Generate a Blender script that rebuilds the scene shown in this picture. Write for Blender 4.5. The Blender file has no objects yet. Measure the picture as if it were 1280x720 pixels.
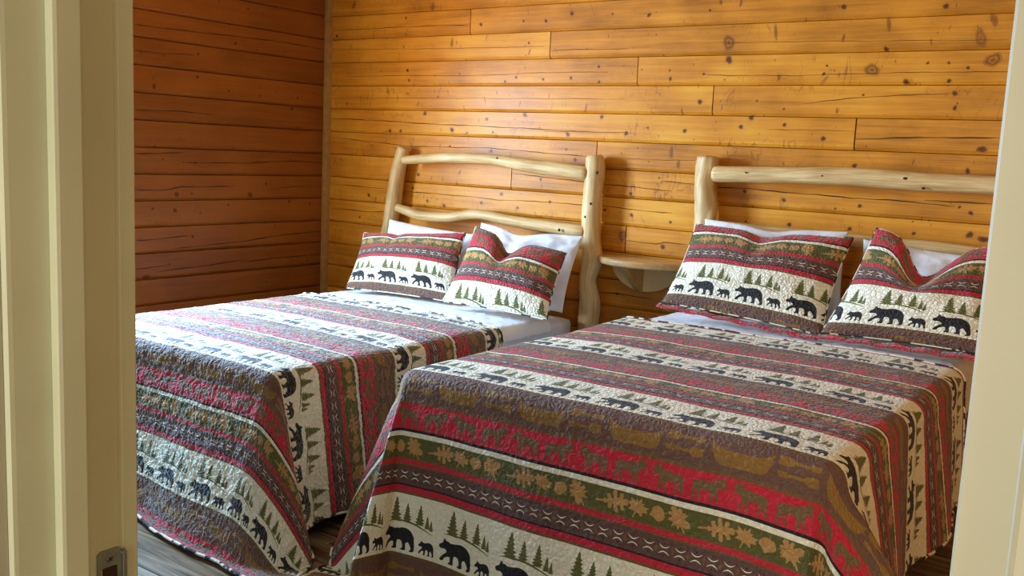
import bpy, bmesh, math, random
import numpy as np
from mathutils import Vector, Matrix, noise as mnoise
C = bpy.context.scene.collection
SC = bpy.context.scene
PI = math.pi

# ------------------------------------------------------------------ camera
cd = bpy.data.cameras.new('camera'); cam = bpy.data.objects.new('camera', cd); C.objects.link(cam)
cd.sensor_width = 36.0; cd.lens = 1202.46 / 1280 * 36; cd.clip_start = 0.01; cd.clip_end = 60
_r = Vector((0.81378968, 0.57932909, 0.04608859)); _f = Vector((-0.56903532, 0.81041717, -0.13936574))
_r.normalize(); _f.normalize(); _u = _r.cross(_f).normalized()
CAMZ = 1.42
cam.matrix_world = Matrix(((_r.x, _u.x, -_f.x, 0), (_r.y, _u.y, -_f.y, 0), (_r.z, _u.z, -_f.z, CAMZ), (0, 0, 0, 1)))
SC.camera = cam

# ------------------------------------------------------------------ world, lights, exposure
SC.view_settings.view_transform = 'Standard'; SC.view_settings.look = 'None'
SC.view_settings.gamma = 1.0; SC.view_settings.use_curve_mapping = False
SC.view_settings.exposure = -0.15
SC.cycles.max_bounces = 8; SC.cycles.diffuse_bounces = 5; SC.cycles.sample_clamp_indirect = 8.0
w = bpy.data.worlds.new('daylight_sky'); SC.world = w; w.use_nodes = True
w.node_tree.nodes['Background'].inputs[0].default_value = (0.55, 0.72, 1.0, 1)
w.node_tree.nodes['Background'].inputs[1].default_value = 1.0

def area(name, loc, direction, sx, sy, power, col, spread=180):
    l = bpy.data.lights.new(name, 'AREA'); l.shape = 'RECTANGLE'; l.size = sx; l.size_y = sy
    l.energy = power; l.color = col; l.spread = math.radians(spread)
    o = bpy.data.objects.new(name, l); C.objects.link(o); o.location = loc
    o.rotation_euler = Vector(direction).to_track_quat('-Z', 'Y').to_euler()
    return o
# daylight falling through the window of the left wall
area('window_daylight', (-4.80, 2.42, 1.45), (1, -0.05, -0.55), 0.92, 1.2, 265, (0.22, 0.57, 1.0), 150)
# added warm fill lamp at the same window, aimed at the back wall
area('window_warm_fill', (-4.79, 2.42, 1.45), (1, 0.35, 0.25), 0.92, 1.2, 95, (1.0, 0.82, 0.58), 150)
# added warm fill lamp, unseen, at an opening right of the doorway
area('front_fill_lamp', (0.62, 0.25, 1.62), (-0.12, 1, -0.1), 0.75, 1.0, 12, (1.0, 0.88, 0.72), 130)
# light of the hallway behind the camera
area('hallway_light', (-0.4, -1.95, 1.25), (0, 1, 0.0), 0.8, 1.2, 50, (1.0, 0.94, 0.80))

# ------------------------------------------------------------------ helpers
def tag(o, label=None, cat=None, group=None, kind=None):
    if label: o['label'] = label
    if cat: o['category'] = cat
    if group: o['group'] = group
    if kind: o['kind'] = kind
    return o
def empty(name, loc, label, cat, group=None):
    o = bpy.data.objects.new(name, None); C.objects.link(o); o.location = loc
    o.empty_display_size = 0.05
    return tag(o, label, cat, group)
def link(name, me, m, parent=None, smooth=False):
    o = bpy.data.objects.new(name, me); C.objects.link(o)
    if m is not None and not me.materials: me.materials.append(m)
    if parent is not None:
        o.parent = parent
        o.matrix_parent_inverse = Matrix.Translation(parent.location).inverted()
    if smooth:
        me.polygons.foreach_set('use_smooth', [True] * len(me.polygons))
    me.update()
    return o
def pydata(name, V, F, m, parent=None, smooth=False, uv=None):
    me = bpy.data.meshes.new(name); me.from_pydata([tuple(v) for v in V], [], F); me.update()
    if uv is not None:
        ul = me.uv_layers.new(name='UVMap'); li = np.empty(len(me.loops), dtype=np.int32)
        me.loops.foreach_get('vertex_index', li)
        ul.data.foreach_set('uv', np.asarray(uv, dtype=np.float32)[li].ravel())
    return link(name, me, m, parent, smooth)
def box_bm(bm, x0, x1, y0, y1, z0, z1):
    r = bmesh.ops.create_cube(bm, size=1.0)
    for v in r['verts']:
        v.co = Vector(((x0 + x1) / 2 + v.co.x * (x1 - x0), (y0 + y1) / 2 + v.co.y * (y1 - y0), (z0 + z1) / 2 + v.co.z * (z1 - z0)))
    return r['verts']
def box(name, x0, x1, y0, y1, z0, z1, m, parent=None, bevel=0.0, seg=2):
    bm = bmesh.new(); box_bm(bm, x0, x1, y0, y1, z0, z1)
    if bevel: bmesh.ops.bevel(bm, geom=bm.edges[:], offset=bevel, segments=seg, affect='EDGES', profile=0.5)
    me = bpy.data.meshes.new(name); bm.to_mesh(me); bm.free()
    return link(name, me, m, parent)
def prism_z(name, pts, z0, z1, m, parent=None):
    """closed outline in the XY plane pulled up along Z"""
    n = len(pts)
    V = [(p[0], p[1], z0) for p in pts] + [(p[0], p[1], z1) for p in pts]
    F = [(i, (i + 1) % n, n + (i + 1) % n, n + i) for i in range(n)] + [tuple(range(n))[::-1], tuple(range(n, 2 * n))]
    o = pydata(name, V, F, m, parent)
    bm = bmesh.new(); bm.from_mesh(o.data); bmesh.ops.recalc_face_normals(bm, faces=bm.faces[:]); bm.to_mesh(o.data); bm.free()
    return o

# ------------------------------------------------------------------ materials
def new_mat(name):
    m = bpy.data.materials.new(name); m.use_nodes = True
    return m, m.node_tree, m.node_tree.nodes, m.node_tree.links, m.node_tree.nodes['Principled BSDF']
def nd(N, t, **kw):
    n = N.new(t)
    for k, v in kw.items():
        if k in n.inputs: n.inputs[k].default_value = v
        else: setattr(n, k, v)
    return n
def ramp(N, stops, interp='LINEAR'):
    r = N.new('ShaderNodeValToRGB'); r.color_ramp.interpolation = interp
    e = r.color_ramp.elements
    e[0].position, e[0].color = stops[0]; e[1].position, e[1].color = stops[-1]
    for p, c in stops[1:-1]:
        k = e.new(p); k.color = c
    return r
def mixc(N, L, fac, a, b, mode='MIX'):
    n = N.new('ShaderNodeMix'); n.data_type = 'RGBA'; n.blend_type = mode
    for s, v in ((0, fac), (6, a), (7, b)):
        if hasattr(v, 'links'): L.new(v, n.inputs[s])
        else: n.inputs[s].default_value = v
    return n.outputs[2]
def mth(N, L, op, a, b=0.5, clamp=False):
    n = N.new('ShaderNodeMath'); n.operation = op; n.use_clamp = clamp
    for s, v in ((0, a), (1, b)):
        if hasattr(v, 'links'): L.new(v, n.inputs[s])
        else: n.inputs[s].default_value = v
    return n.outputs[0]
def plain(name, col, rough=0.6, noise_amt=0.12, nscale=30, bump=0.0, metallic=0.0, spec=0.5):
    m, T, N, L, P = new_mat(name)
    tc = nd(N, 'ShaderNodeTexCoord'); nz = nd(N, 'ShaderNodeTexNoise', Scale=nscale, Detail=5.0)
    L.new(tc.outputs['Object'], nz.inputs['Vector'])
    c2 = tuple(c * (1 - noise_amt) for c in col[:3]) + (1,)
    r = ramp(N, [(0.3, c2), (0.7, tuple(col[:3]) + (1,))]); L.new(nz.outputs[0], r.inputs[0]); L.new(r.outputs[0], P.inputs['Base Color'])
    P.inputs['Roughness'].default_value = rough; P.inputs['Metallic'].default_value = metallic
    P.inputs['Specular IOR Level'].default_value = spec
    if bump:
        b = nd(N, 'ShaderNodeBump', Strength=0.5, Distance=bump); L.new(nz.outputs[0], b.inputs['Height']); L.new(b.outputs[0], P.inputs['Normal'])
    return m

def data_image(name, arr, srgb=False):
    """arr: h x w x 3 float 0..1, row 0 at the bottom; drawn here with numpy, no file"""
    h, wd = arr.shape[:2]
    im = bpy.data.images.new(name, wd, h, alpha=False, float_buffer=False)
    if not srgb: im.colorspace_settings.name = 'Non-Color'
    px = np.ones((h, wd, 4), dtype=np.float32); px[..., :3] = arr
    im.pixels.foreach_set(px.ravel()); im.update(); im.pack()
    return im

# knots and drying checks of the log walls, in metres along the wall and up from the floor
KB=[(-4.379,2.276,16,2),(-3.948,2.18,8),(-4.522,2.093,12),(-3.944,2.085,6),(-3.742,2.234,16,2),(-3.386,2.122,11),(-3.095,2.13,8),(-2.949,2.124,11),(-2.787,2.156,13),(-3.59,2.026,12,3),(-3.957,2.012,7,2),(-3.052,2.012,8),(-3.046,1.964,7,3),(-3.924,1.875,11),(-3.909,1.817,9),(-3.709,1.843,5),(-3.526,1.851,6),(-3.128,1.829,9),(-3.202,1.807,9),(-2.949,1.818,9),(-2.772,1.824,9),(-4.076,1.754,11,3),(-3.68,1.721,6),(-4.421,1.674,7,3),(-3.833,1.679,6,3),(-3.336,1.706,4,8),(-3.093,1.686,4,6),(-2.905,1.73,3,6),(-3.316,1.6,11),(-3.056,1.627,15),(-3.776,1.624,14),(-4.051,1.515,13),(-3.964,1.517,11),(-3.566,1.533,16),(-3.455,1.519,8),(-3.27,1.527,8),(-2.772,1.529,14),(-4.242,1.724,4,6),(-3.607,1.749,4,5),(-3.484,1.659,4,6),(-3.254,1.745,4,4),(-2.542,2.143,6),(-2.333,2.129,12),(-2.007,2.137,7),(-1.898,1.982,26,1.3),(-1.891,1.903,18,1.2),(-1.672,2.025,10,5),(-2.605,1.881,9),(-2.353,1.863,5),(-2.197,1.857,6),(-2.015,1.838,7),(-2.191,1.816,9,1.5),(-1.639,1.819,9,2),(-2.599,1.802,9),(-2.772,1.824,10),(-2.669,1.669,8,4),(-2.117,1.656,8,3),(-2.025,1.705,14),(-1.736,1.712,6),(-1.603,1.676,6),(-2.419,1.543,13),(-2.298,1.574,6),(-2.094,1.564,12),(-1.805,1.59,12),(-1.594,1.604,10),(-2.569,1.624,12),(-1.757,1.633,14),(-1.954,2.173,10,2),(-1.853,2.164,9,3),(-1.371,2.123,13),(-0.948,2.106,13),(-1.171,2.042,11,4),(-1.36,1.989,9,2.5),(-1.173,1.937,12),(-0.801,1.973,22,2),(-0.759,2.043,18,2),(-0.746,1.884,26,0.9),(-1.224,1.849,24,0.8),(-1.433,1.833,9),(-1.64,1.822,9,1.7),(-1.422,1.869,6),(-0.996,1.875,7),(-0.913,1.874,7),(-0.837,1.853,8),(-1.077,1.797,14),(-0.905,1.8,10),(-0.877,1.749,12),(-0.871,1.689,10,1.6),(-1.359,1.671,8,2),(-1.251,1.741,6),(-1.594,1.604,9),(-1.409,1.547,11),(-4.199,1.421,6),(-3.813,1.263,12),(-3.499,1.29,10,2),(-3.518,1.228,8,2),(-3.853,1.18,9),(-3.736,1.112,10),(-3.192,1.185,12),(-3.332,1.126,11),(-4.214,1.115,13),(-4.287,0.973,8),(-3.579,1.439,8),(-3.278,1.423,11),(-3.607,1.091,14),(-3.712,1.244,4,6),(-3.626,1.248,4,5),(-2.718,1.396,12),(-2.778,1.449,7),(-2.932,1.281,9),(-2.865,1.163,10),(-3.077,1.115,10),(-2.372,1.238,11),(-2.217,1.327,6),(-2.36,1.129,12),(-2.138,1.11,9),(-2.52,1.145,9),(-2.749,1.001,14),(-2.405,1.019,20,1.4),(-2.17,0.982,15),(-2.417,0.713,9),(-1.41,1.546,12),(-1.762,1.287,10),(-1.567,1.259,11),(-1.327,1.236,6),(-1.745,1.145,6),(-1.532,1.147,12),(-2.157,1.456,14,3),(-2.116,1.399,14,2),(-1.584,1.426,6,2),(-0.795,1.43,10,1.5),(-1.26,1.431,12),(-1.22,1.255,10),(-1.255,1.15,11),(-0.982,1.153,9),(-0.76,1.166,16),(-0.765,1.257,11),(-0.811,1.279,7),(-0.75,1.522,14,0.6),(-0.705,1.152,14,0.5)]
KL=[(3.762,2.172,8),(3.559,2.177,6),(3.872,2.157,7),(3.635,2.065,9),(4.264,2.214,8),(3.229,1.991,7),(3.675,1.966,11),(3.822,1.945,7),(3.42,1.879,9),(3.204,1.845,6),(4.218,1.889,5),(4.223,1.801,6),(4.251,1.803,6),(3.142,1.679,12,1.5),(3.416,1.754,11),(3.63,1.694,8),(3.851,1.682,8),(4.147,1.691,10),(3.974,1.709,6),(4.283,1.732,6),(3.847,1.728,6),(4.101,1.622,13),(4.155,1.511,8),(3.328,1.401,6),(4.191,2.166,5),(3.136,1.72,5),(3.066,1.846,9,2),(3.195,1.294,7),(3.404,1.28,10),(4.097,1.313,7),(3.907,1.163,10),(3.787,1.098,18,0.8),(3.28,1.105,17),(3.378,1.109,8),(3.131,1.03,10),(3.269,1.017,15),(3.63,1.041,10),(3.436,0.999,7),(4.091,1.054,12),(4.262,1.04,9),(3.384,0.867,11),(3.978,0.908,7),(3.234,0.719,9),(3.512,0.696,8),(3.816,0.651,8),(4.248,0.674,8),(3.92,0.563,8),(3.148,1.364,7),(3.661,1.369,6),(3.086,0.66,14,0.5)]
CB=[(2.6,[(-4.552,1.582),(-4.136,1.575),(-3.658,1.561),(-3.538,1.563),(-2.723,1.547)]),(1.5,[(-2.926,1.542),(-2.41,1.547)]),(2.2,[(-4.548,1.461),(-4.157,1.443),(-3.888,1.428),(-3.295,1.439),(-3.046,1.43),(-2.635,1.416)]),(2.6,[(-3.126,1.304),(-2.901,1.295),(-2.636,1.282),(-2.529,1.279),(-2.141,1.265)]),(3,[(-1.909,1.299),(-1.758,1.3),(-1.536,1.295),(-1.275,1.289),(-1.065,1.289),(-0.828,1.281)]),(2.5,[(-0.951,1.3),(-0.67,1.299)]),(2,[(-3.922,1.157),(-3.418,1.156),(-3.206,1.151),(-2.882,1.162),(-2.643,1.159),(-2.531,1.167),(-2.373,1.157),(-2.133,1.156)]),(2.6,[(-4.547,1.166),(-4.074,1.163)]),(2.6,[(-4.543,1.012),(-4.272,1.011),(-4.068,1.021)]),(1.8,[(-4.567,2.124),(-3.994,2.129),(-3.775,2.128),(-3.473,2.123)]),(1,[(-4.559,1.837),(-3.982,1.845),(-3.378,1.841),(-2.971,1.853),(-2.549,1.853)]),(1.2,[(-2.014,1.836),(-1.87,1.83),(-1.542,1.827),(-1.24,1.834),(-0.913,1.837),(-0.671,1.835)]),(1.6,[(-1.512,1.7),(-1.275,1.73),(-1.063,1.741),(-0.882,1.749)]),(3,[(-1.264,1.549),(-0.949,1.565),(-0.672,1.569)]),(1,[(-1.672,1.581),(-1.275,1.583)]),(2,[(-2.203,1.314),(-2.014,1.304)]),(2,[(-2.381,0.995),(-2.255,0.994),(-2.21,0.994),(-2.166,1.006),(-2.047,1.005)]),(3,[(-2.534,0.708),(-2.422,0.713),(-2.212,0.71)]),(1.4,[(-2.901,1.969),(-2.75,1.97),(-2.44,1.967)]),(1,[(-1.923,1.981),(-1.555,1.979),(-0.699,1.962)]),(0.8,[(-4.564,2.011),(-3.739,1.997),(-2.953,1.991)]),(0.8,[(-4.555,1.712),(-3.371,1.714),(-2.446,1.716)]),(1,[(-2.41,1.413),(-2.024,1.421)])]
CL=[(3,[(3.024,1.988),(3.229,1.99),(3.851,2.01),(4.097,2.013),(4.361,2.007)]),(2.5,[(3.023,1.856),(3.204,1.858),(3.417,1.872)]),(3,[(3.029,1.551),(3.288,1.559),(3.525,1.555)]),(4,[(3.032,1.322),(3.328,1.335)]),(3,[(3.313,1.281),(3.712,1.284),(4.123,1.306),(4.372,1.296)]),(3,[(3.03,1.131),(3.2,1.128),(3.302,1.145),(3.684,1.149)]),(1.5,[(3.923,1.127),(4.126,1.148),(4.376,1.142)]),(3,[(3.027,0.86),(3.199,0.865),(3.364,0.873)]),(3,[(3.26,0.804),(3.716,0.822),(4.086,0.852),(4.384,0.858)]),(3,[(3.026,0.705),(3.224,0.717)]),(3,[(3.148,0.683),(3.516,0.697),(3.776,0.713)]),(3,[(3.746,0.698),(4.121,0.709),(4.387,0.706)])]

def wall_marks(name, u0, u1, z0, z1, knots, cracks, seed, extra):
    res = 0.0016; W_, H_ = int((u1 - u0) / res), int((z1 - z0) / res)
    A = np.zeros((H_, W_, 3), dtype=np.float32); rnd = random.Random(seed)
    kn = list(knots)
    for i in range(extra):
        kn.append((rnd.uniform(u0, u1), rnd.uniform(z0, z1), rnd.choice((2, 2, 3, 4)), rnd.choice((1, 1, 2, 5))))
    for t in kn:
        u, z, s = t[:3]; st = t[3] if len(t) > 3 else 1.0
        s = s * 0.001 * 0.92; sx = s * (1 if st >= 1 else 1 / max(st, .3)) * (0.9 if st < 1.6 else 0.75); sz = s * max(st, 1) * (0.85 if st < 1.6 else 0.7)
        tilt = rnd.uniform(-0.35, 0.35); R_ = 2.6
        i0, i1 = int((u - R_ * sx - u0) / res), int((u + R_ * sx - u0) / res) + 1
        j0, j1 = int((z - R_ * sz - z0) / res), int((z + R_ * sz - z0) / res) + 1
        i0, j0 = max(i0, 0), max(j0, 0); i1, j1 = min(i1, W_), min(j1, H_)
        if i0 >= i1 or j0 >= j1: continue
        X, Y = np.meshgrid(u0 + (np.arange(i0, i1) + .5) * res - u, z0 + (np.arange(j0, j1) + .5) * res - z)
        X2 = X + Y * tilt
        ang = np.arctan2(Y / sz, X2 / sx); wob = 1 + 0.07 * np.sin(3 * ang + rnd.uniform(0, 6)) + 0.05 * np.sin(5 * ang + rnd.uniform(0, 6))
        r_ = np.sqrt((X2 / sx) ** 2 + (Y / sz) ** 2) / wob
        core = np.clip((1.0 - r_) * 3.0, 0, 1); ring = np.clip(1 - abs(r_ - 0.95) * 4, 0, 1); halo = np.clip(1 - r_ / 2.4, 0, 1) ** 1.5
        if st > 1.6: core = core * 0.55; ring = ring * 0.7
        if s > 0.017: core = core * (0.45 + 0.25 * np.sin(r_ * 9)); ring = np.clip(ring + 0.5 * np.clip(np.sin(r_ * 11), 0, 1) * (r_ < 1.4), 0, 1)
        A[j0:j1, i0:i1, 0] = np.maximum(A[j0:j1, i0:i1, 0], np.maximum(core * 0.97, ring * 0.9))
        A[j0:j1, i0:i1, 1] = np.maximum(A[j0:j1, i0:i1, 1], halo)
    for wd, pts in cracks:
        wd *= 0.0014; P_ = np.array(pts)
        for k in range(len(P_) - 1):
            a, b = P_[k], P_[k + 1]
            n = max(2, int(np.hypot(*(b - a)) / (res * 0.5)))
            for t in np.linspace(0, 1, n):
                u, z = a + (b - a) * t
                z += 0.0010 * math.sin(u * 19 + seed) + 0.0006 * math.sin(u * 61)
                hw = wd * 0.5 * (0.8 + 0.35 * math.sin(u * 23 + 1))
                if k == 0 and t < .15: hw *= max(.35, t / .15)
                if k == len(P_) - 2 and t > .8: hw *= max(.3, (1 - t) / .2)
                i = int((u - u0) / res)
                if not 0 <= i < W_: continue
                jc = (z - z0) / res; j0 = int(jc - 3); 
                for j in range(max(j0, 0), min(j0 + 7, H_)):
                    d = abs((j + .5) - jc) * res
                    v = min(1.0, max(0.0, (hw - d) / res + 0.6))
                    if v > A[j, i, 2]: A[j, i, 2] = v
    return data_image(name, A), (u0, z0, u1 - u0, z1 - z0)

def log_wood(name, axis, marks, dark, mid, light, rough=0.44):
    """varnished pine log siding; axis: which world axis runs along the plank"""
    m, T, N, L, P = new_mat(name)
    geo = nd(N, 'ShaderNodeNewGeometry'); sep = nd(N, 'ShaderNodeSeparateXYZ'); L.new(geo.outputs['Position'], sep.inputs[0])
    U = sep.outputs[axis]; Z = sep.outputs[2]
    oi = nd(N, 'ShaderNodeObjectInfo')
    off = mth(N, L, 'MULTIPLY', oi.outputs['Random'], 37.0)
    def coords(su, sz):
        c = nd(N, 'ShaderNodeCombineXYZ'); L.new(mth(N, L, 'MULTIPLY', U, su), c.inputs[0]); L.new(mth(N, L, 'MULTIPLY', Z, sz), c.inputs[1]); L.new(off, c.inputs[2]); return c.outputs[0]
    g1 = nd(N, 'ShaderNodeTexNoise', Scale=1.0, Detail=6.0, Distortion=0.6); L.new(coords(1.6, 42), g1.inputs['Vector'])
    g2 = nd(N, 'ShaderNodeTexNoise', Scale=1.0, Detail=4.0); L.new(coords(3.2, 5), g2.inputs['Vector'])
    g3 = nd(N, 'ShaderNodeTexNoise', Scale=1.0, Detail=5.0); L.new(coords(8, 260), g3.inputs['Vector'])
    f = mth(N, L, 'ADD', mth(N, L, 'MULTIPLY', g1.outputs[0], 0.42), mth(N, L, 'MULTIPLY', g2.outputs[0], 0.58))
    f = mth(N, L, 'ADD', f, mth(N, L, 'MULTIPLY', mth(N, L, 'SUBTRACT', g3.outputs[0], 0.5), 0.22))
    f = mth(N, L, 'ADD', f, mth(N, L, 'MULTIPLY', mth(N, L, 'SUBTRACT', oi.outputs['Random'], 0.5), 0.16))
    r = ramp(N, [(0.30, dark), (0.52, mid), (0.72, light)]); L.new(f, r.inputs[0])
    # crossgrain squiggles where the draw knife crossed the rings
    q = nd(N, 'ShaderNodeTexNoise', Scale=1.0, Detail=3.0, Distortion=0.8); L.new(coords(11, 4.5), q.inputs['Vector'])
    qm = nd(N, 'ShaderNodeTexNoise', Scale=1.0, Detail=2.0); L.new(coords(2.0, 6.0), qm.inputs['Vector'])
    line = mth(N, L, 'SUBTRACT', 1.0, mth(N, L, 'MULTIPLY', mth(N, L, 'ABSOLUTE', mth(N, L, 'SUBTRACT', q.outputs[0], 0.5)), 75.0), clamp=True)
    line = mth(N, L, 'MULTIPLY', line, mth(N, L, 'MULTIPLY', mth(N, L, 'SUBTRACT', qm.outputs[0], 0.52), 7.0, clamp=True))
    col = mixc(N, L, mth(N, L, 'MULTIPLY', line, 0.7), r.outputs[0], (0.20, 0.055, 0.012, 1))
    im, (u0, z0, du, dz) = marks
    c = nd(N, 'ShaderNodeCombineXYZ')
    L.new(mth(N, L, 'DIVIDE', mth(N, L, 'SUBTRACT', U, u0), du), c.inputs[0]); L.new(mth(N, L, 'DIVIDE', mth(N, L, 'SUBTRACT', Z, z0), dz), c.inputs[1])
    ti = nd(N, 'ShaderNodeTexImage'); ti.image = im; ti.extension = 'CLIP'; L.new(c.outputs[0], ti.inputs['Vector'])
    ms = nd(N, 'ShaderNodeSeparateColor'); L.new(ti.outputs['Color'], ms.inputs[0])
    col = mixc(N, L, mth(N, L, 'MULTIPLY', ms.outputs[1], 0.45), col, (0.30, 0.09, 0.012, 1))
    col = mixc(N, L, mth(N, L, 'MULTIPLY', ms.outputs[0], 0.92), col, (0.062, 0.013, 0.003, 1))
    col = mixc(N, L, ms.outputs[2], col, (0.02, 0.008, 0.004, 1))
    L.new(col, P.inputs['Base Color'])
    rr = nd(N, 'ShaderNodeMapRange'); L.new(g2.outputs[0], rr.inputs[0]); rr.inputs[3].default_value = rough - 0.08; rr.inputs[4].default_value = rough + 0.12
    L.new(rr.outputs[0], P.inputs['Roughness']); P.inputs['Coat Weight'].default_value = 0.16; P.inputs['Coat Roughness'].default_value = 0.28; P.inputs['Specular IOR Level'].default_value = 0.22
    hgt = mth(N, L, 'ADD', mth(N, L, 'MULTIPLY', g1.outputs[0], 0.25), mth(N, L, 'MULTIPLY', q.outputs[0], 0.5))
    hgt = mth(N, L, 'SUBTRACT', hgt, mth(N, L, 'MULTIPLY', ms.outputs[2], 1.2))
    hgt = mth(N, L, 'SUBTRACT', hgt, mth(N, L, 'MULTIPLY', ms.outputs[0], 0.3))
    b = nd(N, 'ShaderNodeBump', Strength=0.55, Distance=0.004); L.new(hgt, b.inputs['Height']); L.new(b.outputs[0], P.inputs['Normal'])
    return m

def peeled_wood():
    m, T, N, L, P = new_mat('peeled_pine')
    tc = nd(N, 'ShaderNodeTexCoord'); mp = nd(N, 'ShaderNodeMapping'); L.new(tc.outputs['UV'], mp.inputs[0]); mp.inputs['Scale'].default_value = (26, 2.2, 1)
    n1 = nd(N, 'ShaderNodeTexNoise', Scale=1.0, Detail=5.0, Distortion=0.5); L.new(mp.outputs[0], n1.inputs['Vector'])
    n2 = nd(N, 'ShaderNodeTexNoise', Scale=5.0, Detail=3.0); L.new(tc.outputs['Object'], n2.inputs['Vector'])
    f = mth(N, L, 'ADD', mth(N, L, 'MULTIPLY', n1.outputs[0], 0.6), mth(N, L, 'MULTIPLY', n2.outputs[0], 0.4))
    r = ramp(N, [(0.34, (0.46, 0.28, 0.10, 1)), (0.52, (0.66, 0.45, 0.19, 1)), (0.68, (0.78, 0.59, 0.30, 1))]); L.new(f, r.inputs[0])
    L.new(r.outputs[0], P.inputs['Base Color']); P.inputs['Roughness'].default_value = 0.5
    b = nd(N, 'ShaderNodeBump', Strength=0.5, Distance=0.003); L.new(n1.outputs[0], b.inputs['Height']); L.new(b.outputs[0], P.inputs['Normal'])
    return m
def shelf_wood():
    m, T, N, L, P = new_mat('shelf_wood')
    tc = nd(N, 'ShaderNodeTexCoord'); mp = nd(N, 'ShaderNodeMapping'); L.new(tc.outputs['Object'], mp.inputs[0]); mp.inputs['Scale'].default_value = (3, 40, 30)
    n1 = nd(N, 'ShaderNodeTexNoise', Scale=1.0, Detail=5.0, Distortion=0.7); L.new(mp.outputs[0], n1.inputs['Vector'])
    r = ramp(N, [(0.3, (0.46, 0.25, 0.085, 1)), (0.55, (0.60, 0.36, 0.14, 1)), (0.72, (0.68, 0.45, 0.20, 1))]); L.new(n1.outputs[0], r.inputs[0])
    L.new(r.outputs[0], P.inputs['Base Color']); P.inputs['Roughness'].default_value = 0.42
    return m
def floor_wood():
    m, T, N, L, P = new_mat('grey_brown_floorboard')
    geo = nd(N, 'ShaderNodeNewGeometry'); oi = nd(N, 'ShaderNodeObjectInfo'); mp = nd(N, 'ShaderNodeMapping'); L.new(geo.outputs['Position'], mp.inputs[0]); mp.inputs['Scale'].default_value = (2.2, 26, 1)
    cb = nd(N, 'ShaderNodeVectorMath', operation='ADD'); L.new(mp.outputs[0], cb.inputs[0])
    cx = nd(N, 'ShaderNodeCombineXYZ'); L.new(mth(N, L, 'MULTIPLY', oi.outputs['Random'], 31.0), cx.inputs[2]); L.new(cx.outputs[0], cb.inputs[1])
    n1 = nd(N, 'ShaderNodeTexNoise', Scale=1.0, Detail=7.0, Distortion=1.2); L.new(cb.outputs[0], n1.inputs['Vector'])
    r = ramp(N, [(0.32, (0.07, 0.04, 0.022, 1)), (0.5, (0.20, 0.125, 0.07, 1)), (0.7, (0.36, 0.26, 0.165, 1))]); L.new(n1.outputs[0], r.inputs[0])
    L.new(r.outputs[0], P.inputs['Base Color']); P.inputs['Roughness'].default_value = 0.24
    b = nd(N, 'ShaderNodeBump', Strength=0.3, Distance=0.001); L.new(n1.outputs[0], b.inputs['Height']); L.new(b.outputs[0], P.inputs['Normal'])
    return m

# ------------------------------------------------------------------ the printed quilt cloth, drawn as one repeat with numpy
TW, TH, PX = 0.82, 0.60, 0.0005          # repeat width and height in metres, metres per pixel
CREAM = (.93, .90, .80); BROWN = (.42, .29, .23); CANOE = (.55, .40, .15); RED = (.76, .10, .19); MOOSE = (.44, .34, .20)
OLIVE = (.34, .33, .11); LEAF = (.70, .52, .29); BLACK = (.085, .065, .07); TREE = (.38, .38, .15); TAUPE = (.37, .25, .22); TAN = (.44, .32, .16)
def catmull(P_, n=6):
    P_ = np.array(P_, float); K = len(P_); out = []
    for i in range(K):
        p0, p1, p2, p3 = P_[i - 1], P_[i], P_[(i + 1) % K], P_[(i + 2) % K]
        for t in np.linspace(0, 1, n, endpoint=False):
            out.append(0.5 * ((2 * p1) + (-p0 + p2) * t + (2 * p0 - 5 * p1 + 4 * p2 - p3) * t * t + (-p0 + 3 * p1 - 3 * p2 + p3) * t ** 3))
    return np.array(out)
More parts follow.
